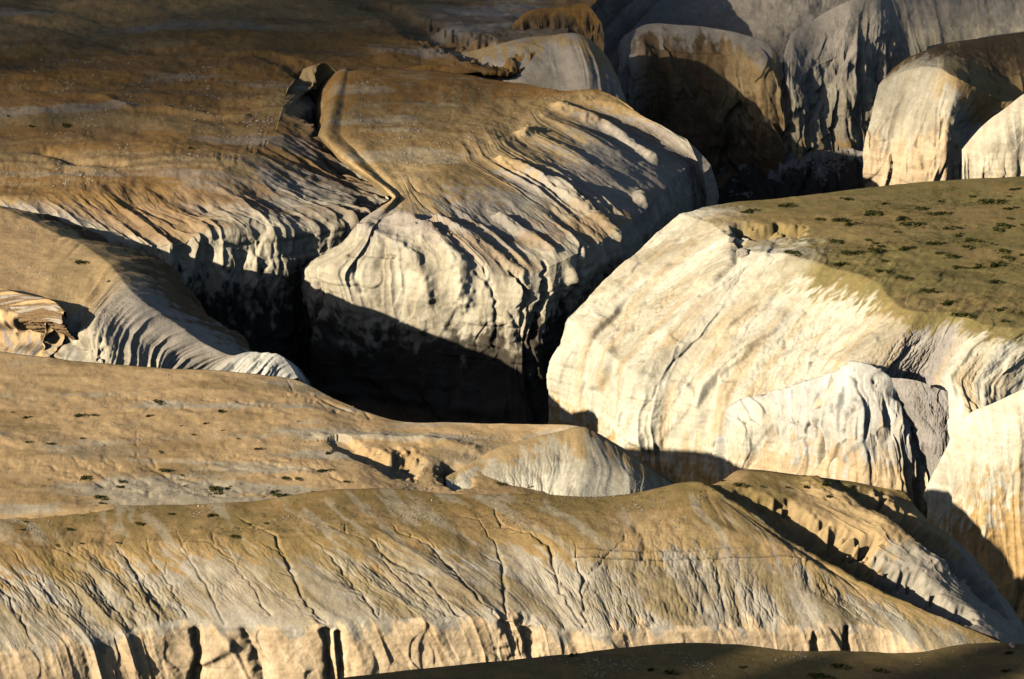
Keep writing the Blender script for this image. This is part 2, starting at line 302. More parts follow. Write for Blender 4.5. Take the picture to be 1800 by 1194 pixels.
patch('spur', [
  (None, ('up', (2,10,-20)), T(tone='clay')),
  (gc(0), ('z', [-2,.5,1.5,2,2,2,2,2,2,1.5,0]), T(lump=.4, tone='rust')),
  (gc(1), ('z', [-8,-1.5,.6,1,1,1,1,1,1.2,1,-.5]), T(lump=.6, tone='soil')),
  (gc(2), ('z', [-6,-1.6,-.8,-.6,-.3,0,0,0,.3,0,-2]), T(lump=.5, ril=[0,0,0,.05]+[.25]*7, flu=[0,0,0,.1]+[.35]*7, tone=['tan','tan','tan','tan','tan','soil','tan','tan','tan','soil','clay'])),
  (gc(3), ('z', [-7.5,-4.2,-3.4,-3.4,-4.5,-4.5,-4.5,-4.5,-5,-5,-5]), T(lump=.4, ril=[.1,.1,.1,.2,.4,.4,.4,.4,.4,.4,.4], fin=[.04,.04,.04,.08]+[.18]*7, flu=[.2,.2,.3,.7,1.6,1.8,1.8,1.8,1.8,1.8,1.5], tone='clay')),
  (gc(4), ('a', [70,60,48,42,36,13,13,22,38,48,52]), T(lump=.5, ril=.35, fin=.1, flu=2.4, tone=['sand']*7+['clay']*4)),
  (gc(5), ('a', [75,70,72,70,68,56,60,70,72,72,75]), T(lump=.7, ril=.15, flu=2.6, crag=.5, bed=.25, tone='sand')),
  (gc(6), ('a', [86,86,86,86,85,78,82,86,86,86,86]), T(lump=1.2, bed=.35, flu=1.2, crag=1.6, tone='dark')),  # wall colour darkened to stand for shade in the canyon
  (None, ('off', (0,-3,-30)), T(lump=1, crag=1.5, tone='dark'))],  # same painted shade down to the floor
  du=1.3, dv=1.3, sharp=.65, seed=7, flute=5.0, crag=5, carve=[([(640,402),(692,426),(737,465),(757,522)], 1.5, -1.6), ([(705,385),(775,420),(812,470),(815,530)], 1.6, -1.6), ([(768,387),(845,427),(919,481),(915,525)], 1.2, -1.2), ([(880,380),(960,432),(1005,490)], 1.2, -1.3),
   ([(880,285),(980,335),(1080,420)], 1.3, -1.3), ([(925,232),(1040,300),(1130,355)], 1.5, -1.6), ([(985,190),(1060,222),(1150,280)], 1.6, -1.4), ([(545,470),(620,455),(700,452)], .35, .6), ([(618,425),(628,470),(640,510)], .5, 1.0)]+creek([(900,470),(925,520),(915,600)], .9, 1.6, 401, 3)+creek([(850,470),(872,530),(868,620)], .7, 1.2, 402, 3)+creek([(955,455),(962,510),(935,600)], 1.0, 1.8, 403, 3)+creek([(1020,430),(1020,480),(1000,540)], 1.0, 1.8, 404, 3), mottle=[('rust',30,12,.1,.6,.6),('sand',25,8,.25,.7,.5)], label='central spur with a tan top and fluted pale flank above a shaded wall')

# ------------------------------------------------------------------ left knoll in front of the side canyon
patch('knoll', [
  (None, ('up', (9,7,-30)), T(lump=1, flu=1.5, crag=1, tone='ochre')),
  (None, ('up', [(8,13,-6)]*3+[(12,13,-7)]*4+[(9,11,-9),(6,9,-9),(4,8,-9),(2,6,-8)]), T(lump=.9, ril=.7, fin=.2, flu=1.6, tone='brown')),  # shade of the back slope put into its brown colour
  ([(-120,350),(20,372),(100,410),(160,440),(195,470),(240,520),(300,564),(400,622),(450,618),(500,632),(524,664)], ('z', [1,.5,0,0.4,1.2,1.2,-2.6,-7.6,-7.3,-8.5,-11.5]), T(lump=.3, ril=.2, flu=[0,0,0,0,.2,.3,.3,.3,.3,.3,.3], tone=['bench','bench','bench','tan','tan','clay','clay','clay','chalk','chalk','chalk'])),
  ([(-120,430),(0,432),(60,470),(110,500),(150,530),(190,560),(250,602),(355,640),(425,645),(475,652),(505,672)], ('a', [1,1,1,2,6,20,28,35,35,40,45]), T(lump=.3, ril=[0,0,0,.05,.2,.4,.4,.4,.4,.4,.4], fin=[0,0,0,.02,.12,.12,.12,.12,.12,.12,.12], flu=[0,0,0,0,.3,1.2,1.4,1.4,1.4,1.4,1.4], tone=['bench','bench','bench','tan','tan','clay','clay','clay','chalk','chalk','chalk'])),
  ([(-120,540),(0,545),(60,560),(90,575),(115,590),(165,622),(240,655),(320,672),(390,684),(455,690),(492,700)], ('a', [2,2,3,6,22,25,30,35,40,45,50]), T(lump=.3, ril=[0,0,0,.05,.2,.4,.4,.4,.4,.4,.4], fin=[0,0,0,.03,.1,.12,.12,.12,.12,.12,.12], flu=[0,0,0,0,.5,1.2,1.6,1.6,1.6,1.6,1.6], tone=['bench','bench','bench','tan','sand','sand','sand','sand','chalk','chalk','chalk'])),
  (None, ('off', (0,-6,-22)), T(tone='grey'))],
  du=1.3, dv=1.3, seed=12, flute=4.5, label='pale ribbed knoll at the left with a white nose over the canyon',
  carve=[([(-20,592),(60,588),(100,592),(150,622)], [3.5,3.5,3.5,3], [4,4.5,4.5,3.5])])
patch('rock_ledge', [
  (None, ('up', (0,5,-3)), T(tone='bench')),
  ([(-80,498),(0,506),(60,520),(97,532),(114,550)], ('z', [1.6,1.6,1.6,1.5,1.2]), T(lump=.3, tone='bench')),
  ([(-80,510),(0,517),(57,529),(95,540),(113,554)], ('a', 28), T(lump=.25, crag=.3, ril=.2, tone='brown')),
  ([(-80,526),(0,533),(55,544),(92,551),(111,560)], ('a', 45), T(lump=.25, crag=.45, bed=.6, ril=.15, fin=.2, tone='clay')),
  ([(-80,548),(0,554),(52,562),(88,564),(109,566)], ('a', 60), T(lump=.25, crag=.45, bed=.6, ril=.15, fin=.2, tone='brown')),
  (None, ('off', (2,5,-5)), T(tone='brown'))], du=.9, dv=.9, seed=15, crag=2.2, bend=3.0, label='dark layered rock ledge at the left edge')

# ------------------------------------------------------------------ near bench and the mound on it
patch('bench', [
  (None, ('up', (6,10,-28)), T(tone='ochre')),
  ([(-120,600),(80,631),(285,648),(476,661),(524,669),(600,705),(684,735),(834,742),(935,745),(1025,752),(1102,792),(1185,846)], ('z', [0,0,0,0,-.3,-.8,-1,-.3,0,.5,-3,-8]), T(lump=.3, tone='bench')),
  ([(-120,690),(80,700),(285,712),(476,722),(530,732),(604,752),(690,768),(830,775),(930,785),(1010,795),(1088,820),(1182,855)], ('z', [0,0,0,0,0,-.3,-.5,-.8,-1.5,-2.5,-5,-9]), T(lump=.5, ril=.02, tone='bench')),
  ([(-120,790),(80,795),(285,805),(476,812),(540,817),(610,822),(700,832),(820,846),(930,855),(1010,860),(1090,862),(1185,866)], ('z', [0,0,0,-.2,-.4,-.8,-1.8,-4,-5.5,-6,-7,-10]), T(lump=.5, ril=.05, tone='bench')),
  ([(-120,895),(80,893),(285,892),(476,888),(550,884),(620,875),(720,873),(820,878),(930,884),(1010,886),(1090,884),(1190,885)], ('z', [-.6,-.6,-1,-1.5,-2,-2.4,-3.5,-5,-6,-7,-8,-11]), T(lump=.4, ril=.06, tone='bench')),
  (None, ('off', (0,-16,-6)), T(tone='bench'))],
  du=1.5, dv=1.4, seed=21, flute=6, bend=-1.6, mottle=[('sand',22,5,.15,.6,.8),('soil',26,7,.2,.7,.7)], label='broad sandy bench in the middle foreground with shallow washes',
  carve=[([(590,772),(640,800),(700,822),(760,835),(800,842)], [1.5,2.5,3,3,2.5], [.6,2.2,3.2,3.5,3])]+sum([creek(p, .45, .2, 300+i, 5, 2.2, (30, 80)) for i, p in enumerate([[(20,800),(90,820),(180,850)],[(110,805),(170,830),(230,860)],[(160,800),(215,825),(260,850)],[(230,795),(270,820),(320,850)],[(330,800),(420,822),(520,845)],[(390,795),(470,815),(560,835)],[(450,800),(540,822),(600,850)],[(560,770),(610,790),(650,800)],[(300,862),(400,872),(480,866)],[(60,830),(160,850),(280,872)],[(330,700),(400,710),(480,716)],[(180,690),(260,705),(340,722)],[(250,820),(330,840),(420,862)],[(540,690),(590,712),(650,735)],[(500,680),(540,705),(600,725)]])], [])+[([(570,768),(650,770),(740,772),(830,790)], 1.4, -.6)])
patch('mound', [
  (None, ('up', (3,9,-9)), T(tone='sand')),
  ([(782,840),(830,812),(870,790),(920,772),(975,761),(1028,752),(1062,771),(1102,798),(1150,830),(1192,852)], ('z', [-3.8,-2.4,-1.2,-.2,.4,.9,-.8,-3,-6,-9]), T(lump=.3, ril=.1, tone='tan')),
  ([(784,845),(830,832),(875,822),(925,815),(975,812),(1035,815),(1078,828),(1118,842),(1155,852),(1192,860)], ('a', 22), T(lump=.3, ril=.3, fin=.12, flu=.12, tone='sand')),
  ([(785,852),(830,850),(880,854),(925,862),(965,870),(1010,876),(1060,880),(1110,880),(1150,876),(1190,872)], ('a', 32), T(lump=.3, ril=.3, fin=.12, flu=.12, tone='cream')),
  (None, ('off', (0,-5,-6)), T(tone='sand'))], du=1.2, dv=1.2, seed=26, flute=4, bend=-.2, label='rounded pale mound with fine rills on the bench')

# ------------------------------------------------------------------ front ridge
F = [((-150,888),(-150,925),(-150,966),(-70,1050),(-30,1145)), ((80,888),(60,925),(50,962),(110,1050),(150,1125)), ((250,889),(230,915),(220,951),(270,1025),(310,1090)),
     ((400,882),(395,915),(390,955),(450,1030),(500,1100)), ((540,868),(545,905),(560,942),(625,1025),(680,1088)), ((680,861),(690,900),(710,935),(790,1015),(850,1085)),
     ((830,869),(840,895),(865,925),(930,1010),(985,1105)), ((960,870),(970,895),(985,940),(1020,1030),(1060,1108)), ((1100,868),(1090,900),(1090,945),(1110,1030),(1130,1100)),
     ((1200,851),(1190,885),(1195,935),(1210,1010),(1230,1100)), ((1262,868),(1275,884),(1330,940),(1330,1020),(1345,1102)), ((1340,915),(1375,950),(1425,990),(1430,1050),(1440,1098)),
     ((1420,972),(1450,1000),(1490,1030),(1510,1070),(1535,1100)), ((1540,1038),(1560,1052),(1590,1072),(1610,1100),(1622,1140)), ((1660,1084),(1680,1094),(1700,1110),(1702,1125),(1704,1150)), ((1760,1126),(1765,1130),(1770,1136),(1770,1142),(1770,1160))]
col = lambda k: [f[k] for f in F]
patch('front_ridge', [
  (None, ('up', (2,16,-9)), T(tone='soil')),
  (col(0), ('Y', [867.5,867.5,867,867,868,870,869,869,870,872,868,863,858,852,848,845]), T(lump=[.3]*10+[.9]*6, tone='olive')),
  (col(1), ('a', [3,3,3,3,3,3,4,4,5,6,15,25,30,30,30,30]), T(lump=.4, ril=.10, tone='soil')),
  (col(2), ('a', [8,8,8,9,9,9,10,10,12,14,20,28,32,35,35,35]), T(lump=.5, ril=.25, fin=.05, flu=.15, tone=['soil']*8+['tan']*8)),
  (col(3), ('a', [34]*16), T(lump=.6, ril=.42, fin=.17, flu=.3, tone='slate')),
  (col(4), ('a', [40]*16), T(lump=.5, ril=.35, fin=.1, flu=.5, tone=['slate','slate','slate','slate','slate','slate','slate','slate','slate','slate','slate','slate','slate','slate','slate','slate'])),
  ([(x+2, y+11) for x, y in col(4)], ('a', 78), T(lump=.6, flu=.6, crag=.5, tone='cliff')),
  ([(x+random.Random(3).uniform(-4,4), y+170) for x, y in col(4)], ('a', 87), T(lump=.9, crag=1.3, bed=.1, flu=.7, tone='cliff')),
  (None, ('off', (0,-2,-16)), T(tone='ochre'))],
  du=1.3, dv=1.25, crag=7, seed=31, flute=6, wander=.3, bend=-.35, carve=[([(345,1112),(350,1150),(342,1200)], .7, 1.9), ([(428,1110),(440,1140),(455,1170),(462,1210)], [.7,1.5,1.3,.8], [1,1.9,1.9,1.5]), ([(574,1112),(578,1150),(585,1210)], .7, 1.9), ([(594,1116),(599,1160),(602,1210)], .6, 1.6),
   ([(886,1094),(900,1125),(905,1160)], [1,1.8,1.8], 1.95), ([(925,1102),(935,1130),(930,1150)], 1.6, 1.95), ([(1430,1112),(1433,1128),(1434,1150)], [.3,.7,.8], [.6,1.6,1.7]), ([(1488,1104),(1487,1150)], .45, 1.6), ([(1010,984),(1120,990),(1260,985),(1415,985)], .45, -.45), ([(1020,968),(1120,974),(1260,968),(1410,966)], .4, -.3)
   ]+sum([creek(p, w*.8, d*.58, 100+i, nb+2) for i, (p, w, d, nb) in enumerate([([(430,920),(480,940),(505,985),(530,1050),(585,1105)], .42, .75, 9), ([(590,930),(650,945),(690,985),(745,1010),(810,1080)], .38, .6, 8), ([(700,930),(760,960),(800,1000),(850,1060),(885,1090)], .36, .6, 8),
   ([(835,905),(868,945),(882,985),(890,1030),(888,1088)], .4, .6, 6), ([(870,915),(930,935),(965,955),(972,1000),(990,1050),(1025,1100)], .42, .8, 10), ([(1010,955),(1015,990),(1027,1020),(1022,1060),(1028,1098)], .36, .7, 5), ([(310,945),(335,985),(360,1025),(395,1095)], .36, .5, 8), ([(100,955),(150,990),(200,1060),(225,1100)], .34, .45, 8),
   ([(20,965),(60,1010),(120,1090)], .34, .45, 8), ([(200,950),(235,1000),(262,1060),(280,1090)], .32, .45, 8), ([(360,948),(410,985),(440,1030),(475,1080)], .34, .5, 8), ([(1100,945),(1060,985),(1035,1010)], .32, .5, 4), ([(550,945),(600,1000),(640,1050),(665,1085)], .34, .5, 8), ([(650,950),(700,1010),(760,1060)], .32, .5, 8), ([(1060,1000),(1100,1050),(1120,1095)], .3, .35, 5),
   ([(1170,995),(1195,1040),(1215,1090)], .3, .3, 5), ([(1280,1000),(1330,1050),(1360,1090)], .3, .35, 5), ([(-20,980),(10,1040),(60,1130)], .34, .45, 6), ([(250,960),(300,1030),(330,1085)], .32, .45, 8)])], []), fans=[('olive',4.5,22,.1,.5,.6),('sand',2.5,14,.3,.7,.5)], mottle=[('olive',20,5,.0,.5,.7),('rust',14,4,.35,.8,.3)], label='long front ridge with a rilled grey slope over an orange cliff')
patch('ridge_end', [
  (None, ('up', (-2,4,-1)), T(tone='soil')),
  ([(1250,868),(1290,850),(1325,830),(1420,838),(1500,849),(1577,862)], ('Y', [869,872,876,877,878,878]), T(lump=.3, tone='olive')),
  ([(1340,918),(1372,905),(1430,888),(1490,880),(1550,872),(1617,893)], ('Y', [864,866,870,872,875,879]), T(lump=.5, ril=.2, flu=.5, tone='tan')),
  ([(1420,974),(1460,965),(1530,948),(1570,925),(1620,918),(1667,938)], ('Y', [858,860,863,867,872,878]), T(lump=.9, ril=.4, fin=.1, flu=1.0, tone='tan')),
  ([(1540,1040),(1570,1032),(1620,1015),(1652,995),(1690,985),(1717,988)], ('Y', [852,854,858,864,870,877]), T(lump=.9, ril=.4, fin=.1, flu=1.0, tone='slate')),
  ([(1660,1086),(1680,1082),(1705,1068),(1730,1055),(1750,1045),(1763,1045)], ('Y', [848,850,854,861,868,874]), T(lump=.5, ril=.3, tone='slate')),
  ([(1757,1126),(1767,1122),(1777,1117),(1787,1110),(1792,1102),(1799,1097)], ('Y', [845,847,851,857,864,869]), T(lump=.4, tone='slate')),
  (None, ('off', (6,-4,-20)), T(tone='ochre'))],
  du=1.2, dv=1.2, seed=37, flute=5, label='right end of the front ridge cut by two shaded gullies',
  carve=[([(1300,868),(1375,905),(1465,965),(1570,1030),(1680,1080)], [1.8,3.2,4.6,4.2,3], [.8,4.5,7,6.5,3]), ([(1490,860),(1550,885),(1615,935),(1690,1000),(1750,1060)], [1.6,3.2,4.2,4.4,3], [.8,4.5,6.5,6,3]),
         ([(1430,850),(1495,885),(1565,935),(1640,1000)], 2, -1.2)])
patch('near_rise', [
  (None, ('up', (0,10,-16)), T(tone='soil')),
  ([(-100,1290),(300,1238),(600,1193),(700,1182),(890,1161),(1000,1150),(1100,1140),(1200,1131),(1300,1133),(1400,1145),(1485,1145),(1629,1143),(1682,1134),(1723,1132),(1900,1142)], ('z', 18), T(lump=.25, tone='olive')),
  ([(-100,1330),(300,1300),(600,1280),(700,1275),(890,1265),(1000,1260),(1100,1260),(1200,1260),(1300,1260),(1400,1260),(1485,1260),(1629,1260),(1682,1260),(1723,1260),(1900,1260)], ('a', 3), T(lump=.4, ril=.1, tone='olive')),
  (None, ('off', (0,-120,-6)), T(tone='olive'))], du=2, dv=1.5, seed=41, mottle=[('brown',20,5,.1,.6,.6)], label='dark olive rise along the bottom edge')

# ------------------------------------------------------------------ right mesa
H = [((1235,365),(1225,369),(1195,379),(1130,433),(1060,493),(1000,560),(967,650),(962,780)), ((1290,357),(1275,370),(1252,394),(1187,460),(1112,535),(1052,605),(1030,690),(1035,800)),
     ((1360,350),(1345,380),(1310,437),(1242,505),(1172,585),(1115,655),(1100,740),(1110,850)), ((1440,341),(1420,390),(1372,447),(1312,520),(1247,600),(1200,680),(1185,760),(1190,880)),
     ((1520,331),(1510,400),(1457,470),(1397,545),(1337,620),(1290,690),(1275,770),(1275,890)), ((1610,321),(1610,410),(1537,497),(1487,560),(1432,625),(1390,700),(1375,780),(1375,900)),
     ((1690,315),(1670,430),(1580,540),(1542,590),(1497,645),(1470,715),(1460,790),(1460,910)), ((1780,311),(1760,455),(1690,554),(1664,602),(1630,665),(1630,720),(1630,830),(1630,930)),
     ((1850,306),(1830,470),(1745,575),(1702,615),(1672,665),(1690,715),(1690,770),(1690,930)), ((1990,294),(1960,470),(1910,568),(1860,620),(1810,695),(1795,780),(1790,880),(1790,990))]
hc = lambda k: [f[k] for f in H]
patch('mesa', [
  (None, ('up', (6,14,-34)), T(tone='clay')),
  (hc(0), ('z', 0), T(lump=.2, tone=['cream']+['moss']*9)),
  (hc(1), ('z', 0), T(lump=.4, tone=['cream','sand']+['moss']*8)),
  (hc(2), ('z', -1), T(lump=.6, crag=.4, ril=.15, flu=.3, tone=['cream']*4+['moss']*6)),
  (hc(3), ('dY', [-4,-5,-5,-5,-5,-4,-3.5,-2.2,-2.5,-4]), T(lump=.6, crag=.8, ril=[.25]*6+[.4,.35,.3,.2], fin=[.2]*6+[.25,.3,.2,.15], flu=.6, tone=['cream']*6+['sand','grey','cream','cream'])),
  (hc(4), ('dY', [-5,-6,-6,-6,-6,-5,-4.5,-1.8,-4,-5]), T(lump=.8, crag=1.2, ril=[.2]*6+[.4,.35,.3,.2], fin=[.24]*6+[.25,.3,.2,.15], flu=.5, tone=['cream']*6+['sand','grey','cream','cream'])),
  (hc(5), ('dY', [-5,-5,-5,-5,-5,-5,-4,-3,-5,-4]), T(lump=.9, crag=1.5, bed=.12, ril=.1, fin=.1, flu=.6, tone='cream')),
  (hc(6), ('dY', [-2,-2,-1.5,-1.5,-1.5,-1.5,-1.5,-2,-2,-2]), T(lump=1.0, crag=1.5, bed=.15, fin=.05, flu=.8, tone='cream')),
  (hc(7), ('dY', -1), T(lump=1.0, crag=.9, flu=1.2, tone='ochre')),
  (None, ('off', (-2,-3,-25)), T(tone='ochre'))],
  du=1.3, dv=1.3, sharp=.85, crag=8, seed=51, flute=6, streak=.5, stri=.55, tonewob=.9, mottle=[('soil',22,6,.2,.6,.45),('olive',12,3,.2,.6,.6)], label='big right mesa with a grassy top and a bright cream cliff face',
  carve=[([(1310,400),(1345,405),(1385,405)], [3,4,3], [3,4,3]), ([(1300,420),(1290,460),(1262,495),(1235,520)], [1,.8,.6,.5], [1.5,1,.6,.4])])
patch('white_buttress', [
  (None, ('up', (0,6,-10)), T(tone='white')),
  ([(1268,800),(1280,724),(1310,702),(1408,676),(1458,656),(1498,637),(1568,668),(1588,722),(1625,790),(1645,840)], ('Y', [980,977,975,970,966,962,959,958,957,956]), T(lump=.5, crag=.8, tone='white')),
  ([(1272,815),(1290,765),(1330,750),(1405,742),(1457,737),(1502,735),(1560,742),(1592,768),(1624,808),(1644,855)], ('a', 52), T(lump=.6, crag=1.7, ril=.35, fin=.12, flu=1.0, tone=['cream','cream','cream','white','white','white','white','white','cream','cream'])),
  ([(1274,860),(1296,850),(1335,845),(1405,840),(1457,838),(1502,840),(1560,845),(1594,850),(1623,865),(1643,895)], ('a', 80), T(lump=.8, crag=.9, flu=.7, tone='cliff')),
  ([(1275,905),(1300,905),(1340,910),(1405,915),(1457,920),(1502,922),(1560,926),(1595,930),(1622,932),(1642,935)], ('a', 82), T(lump=.9, crag=1.5, bed=.15, flu=.9, tone='ochre')),
  (None, ('off', (0,-3,-25)), T(tone='ochre'))], du=1.1, dv=1.2, sharp=.85, crag=5, seed=61, flute=4.5, streak=.3, carve=creek([(1462,660),(1466,700),(1478,735)], .5, 1.0, 7, 3)+creek([(1500,640),(1510,690),(1500,730),(1490,760)], .5, 1.0, 8, 4)+creek([(1430,690),(1434,740),(1440,780)], .5, .8, 9, 2)+creek([(1530,655),(1545,700)], .4, .6, 10, 2), label='white buttress standing below the mesa')
patch('rock_gully', [
  ([(1568,664),(1605,668),(1642,680),(1682,697),(1706,712)], ('Y', [959,956,955,955,957]), T(lump=.4, crag=.5, tone='grey')),
  ([(1588,722),(1614,728),(1642,738),(1667,746),(1680,750)], ('Y', [957,954.5,952.5,951.5,953]), T(lump=.5, crag=.7, ril=.5, fin=.3, tone='grey')),
  ([(1622,790),(1634,792),(1646,795),(1660,790),(1670,778)], ('Y', [955.5,953,951,950,950]), T(lump=.5, crag=.7, ril=.5, fin=.3, tone='grey')),
  ([(1636,838),(1639,840),(1642,841),(1645,840),(1648,836)], ('Y', [954.5,952.5,951,949.5,948.5]), T(lump=.3, ril=.3, tone='grey')),
  (None, ('off', (0,4,-8)), T(tone='grey'))], du=.8, dv=.8, seed=66, crag=2, label='grey broken rock slope beside the white buttress')
patch('right_buttress', [
  (None, ('up', (2,6,-8)), T(tone='cream')),
  ([(1622,872),(1652,806),(1700,730),(1760,702),(1860,660)], ('Y', [950,945,941,939,938]), T(lump=.3, tone='cream')),
  ([(1624,890),(1662,830),(1712,775),(1768,755),(1868,720)], ('a', 58), T(lump=.6, ril=.2, flu=.6, tone='cream')),
  ([(1626,990),(1668,992),(1720,1000),(1775,1010),(1875,1020)], ('a', 82), T(lump=.9, crag=1.5, bed=.15, flu=.9, tone='ochre')),
  (None, ('off', (0,-3,-25)), T(tone='ochre'))], du=1.2, dv=1.2, sharp=.85, crag=6, seed=71, flute=5, streak=.5, label='cream buttress at the right edge')

# ------------------------------------------------------------------ far mesas, upper right
patch('far_mesa', [
  (None, ('up', (0,10,-20)), T(tone='brown')),
  ([(1569,121),(1600,101),(1640,86),(1669,77),(1740,66),(1880,48)], ('Y', [1134,1136,1141,1146,1152,1165]), T(lump=.3, tone='brown')),
  ([(1545,150),(1590,126),(1640,118),(1672,132),(1768,178),(1900,190)], ('Y', [1132,1130,1127,1122,1126,1128]), T(lump=.4, flu=.3, tone=['sand','sand','sand','tan','soil','soil'])),
  ([(1530,210),(1566,210),(1612,208),(1655,195),(1705,246),(1890,230)], ('dY', [-5,-5,-6,-4,-4,-4]), T(lump=.7, crag=.6, ril=.2, flu=.9, tone=['sand','sand','sand','sand','clay','clay'])),
  ([(1515,272),(1555,280),(1605,290),(1650,275),(1697,290),(1890,290)], ('dY', -4), T(lump=.8, crag=1.7, bed=.25, flu=1.0, tone='cliff')),
  ([(1518,390),(1555,390),(1605,390),(1650,390),(1690,390),(1890,390)], ('dY', -1), T(lump=.8, crag=1.7, bed=.25, flu=1.0, tone='cliff')),
  (None, ('off', (0,-3,-20)), T(tone='cliff'))], du=1.2, dv=1.2, sharp=.85, crag=6, seed=81, flute=6, label='sunlit far mesa in the upper right with a brown top')
patch('far_buttress', [
  (None, ('up', (0,6,-8)), T(tone='sand')),
  ([(1690,262),(1722,226),(1762,194),(1802,164),(1900,120)], ('Y', 1106), T(lump=.3, tone='sand')),
  ([(1692,290),(1726,262),(1766,240),(1806,215),(1905,190)], ('a', 60), T(lump=.6, flu=.7, tone='sand')),
  ([(1688,390),(1722,390),(1766,390),(1808,390),(1905,390)], ('a', 82), T(lump=.8, crag=1.7, bed=.25, flu=1.0, tone='cliff')),
  (None, ('off', (0,-3,-20)), T(tone='cliff'))], du=1.2, dv=1.2, sharp=.85, crag=5, seed=83, flute=5, label='second far buttress at the right edge')
patch('domed_hill', [
  (None, ('up', (0,12,-12)), T(tone='clay')),
  ([(1378,100),(1392,60),(1434,33),(1505,-2),(1540,-12),(1564,-2),(1575,25)], ('Y', [1162,1166,1170,1173,1176,1178,1178]), T(lump=.3, tone='clay')),
  ([(1382,145),(1402,132),(1442,112),(1492,92),(1534,90),(1568,80),(1598,72)], ('a', 50), T(lump=1.2, crag=1.2, ril=.4, fin=.15, flu=.6, tone='clay')),
  ([(1390,190),(1412,185),(1452,178),(1494,178),(1534,172),(1570,150),(1604,120)], ('a', 68), T(lump=1.4, crag=2.0, ril=.2, flu=.9, tone='sand')),
  ([(1392,350),(1412,350),(1452,350),(1494,350),(1534,350),(1570,350),(1604,350)], ('a', 85), T(lump=1.4, crag=2.6, bed=.4, flu=1.5, tone='ochre')),
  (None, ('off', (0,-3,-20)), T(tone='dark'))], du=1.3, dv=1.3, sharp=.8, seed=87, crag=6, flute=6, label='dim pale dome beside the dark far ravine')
patch('ribbed_hill', [
  (None, ('up', (0,14,-10)), T(tone='clay')),
  ([(1545,-60),(1650,-60),(1740,-60),(1880,-60)], ('Y', 1212), T(lump=.5, tone='clay')),
  ([(1562,20),(1660,10),(1750,5),(1890,0)], ('a', 35), T(lump=.8, ril=.4, fin=.1, flu=1.6, tone='clay')),
  ([(1580,120),(1670,115),(1760,110),(1900,105)], ('a', 58), T(lump=.8, ril=.3, flu=1.8, tone='sand')),
  (None, ('off', (0,-4,-30)), T(tone='ochre'))], du=1.4, dv=1.4, sharp=.8, seed=89, flute=5.5, label='dim ribbed slope in the top right corner')
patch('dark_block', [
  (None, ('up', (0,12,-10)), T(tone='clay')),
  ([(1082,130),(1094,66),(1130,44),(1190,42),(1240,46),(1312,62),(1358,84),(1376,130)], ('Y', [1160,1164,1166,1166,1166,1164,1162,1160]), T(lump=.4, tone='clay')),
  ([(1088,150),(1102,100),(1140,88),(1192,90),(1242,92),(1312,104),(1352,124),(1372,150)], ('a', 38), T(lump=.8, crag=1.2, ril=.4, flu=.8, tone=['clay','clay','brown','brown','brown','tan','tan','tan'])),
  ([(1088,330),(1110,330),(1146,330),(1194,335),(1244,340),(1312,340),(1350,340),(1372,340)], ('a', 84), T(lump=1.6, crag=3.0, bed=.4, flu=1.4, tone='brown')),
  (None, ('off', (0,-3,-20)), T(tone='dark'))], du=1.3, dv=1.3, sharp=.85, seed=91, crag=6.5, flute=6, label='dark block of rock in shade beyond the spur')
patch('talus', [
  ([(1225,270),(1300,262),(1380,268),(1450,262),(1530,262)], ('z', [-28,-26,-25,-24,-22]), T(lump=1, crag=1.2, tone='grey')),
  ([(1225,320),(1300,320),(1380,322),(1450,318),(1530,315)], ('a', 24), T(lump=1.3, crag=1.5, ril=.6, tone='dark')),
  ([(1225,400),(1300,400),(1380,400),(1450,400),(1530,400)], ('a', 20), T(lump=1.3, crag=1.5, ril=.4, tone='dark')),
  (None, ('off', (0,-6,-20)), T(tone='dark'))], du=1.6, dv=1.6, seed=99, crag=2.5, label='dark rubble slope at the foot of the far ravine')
patch('back_slope', [
  ([(960,-60),(1100,-60),(1240,-60),(1380,-60),(1560,-60)], ('Y', [1215,1225,1230,1225,1225]), T(lump=.5, tone='clay')),
  ([(960,30),(1090,25),(1230,25),(1370,40),(1540,40)], ('a', 26), T(lump=1, ril=.5, fin=.12, flu=1.2, tone='clay')),
  ([(960,110),(1085,110),(1220,110),(1360,110),(1530,110)], ('a', 40), T(lump=1, ril=.5, fin=.1, flu=1.2, tone='clay')),
  (None, ('off', (0,-5,-30)), T(tone='dark'))], du=1.6, dv=1.6, seed=93, flute=7, bend=.8, label='dim grey hillside at the top centre')
patch('grey_hill', [
  (None, ('up', (0,10,-6)), T(tone='clay')),
  ([(720,75),(800,92),(870,80),(960,62),(1022,60),(1064,95),(1094,150)], ('Y', [1150,1148,1146,1146,1144,1142,1138]), T(lump=.4, tone='tan')),
  ([(730,105),(810,112),(880,112),(970,110),(1036,118),(1075,145),(1098,178)], ('a', 25), T(lump=.6, ril=.4, fin=.1, flu=.8, tone='clay')),
  ([(740,130),(815,138),(890,148),(985,175),(1045,185),(1082,190),(1100,205)], ('a', 40), T(lump=.6, ril=.3, flu=.8, tone='clay')),
  (None, ('off', (0,-3,-25)), T(tone='grey'))], du=1.3, dv=1.3, seed=95, flute=5, label='rounded grey hill behind the spur')
patch('brown_outcrop', [
  (None, ('up', (0,6,-4)), T(tone='brown')),
  ([(900,48),(930,22),(980,12),(1032,8),(1056,36)], ('Y', [1160,1161,1162,1162,1160]), T(lump=.4, tone='rust')),
  ([(905,62),(936,56),(982,56),(1034,62),(1062,74)], ('a', 70), T(lump=.7, crag=1, flu=.7, tone='brown')),
  (None, ('off', (0,-2,-8)), T(tone='brown'))], du=1, dv=1, sharp=.8, crag=3, seed=97, flute=3, label='small dark brown outcrop at the top')

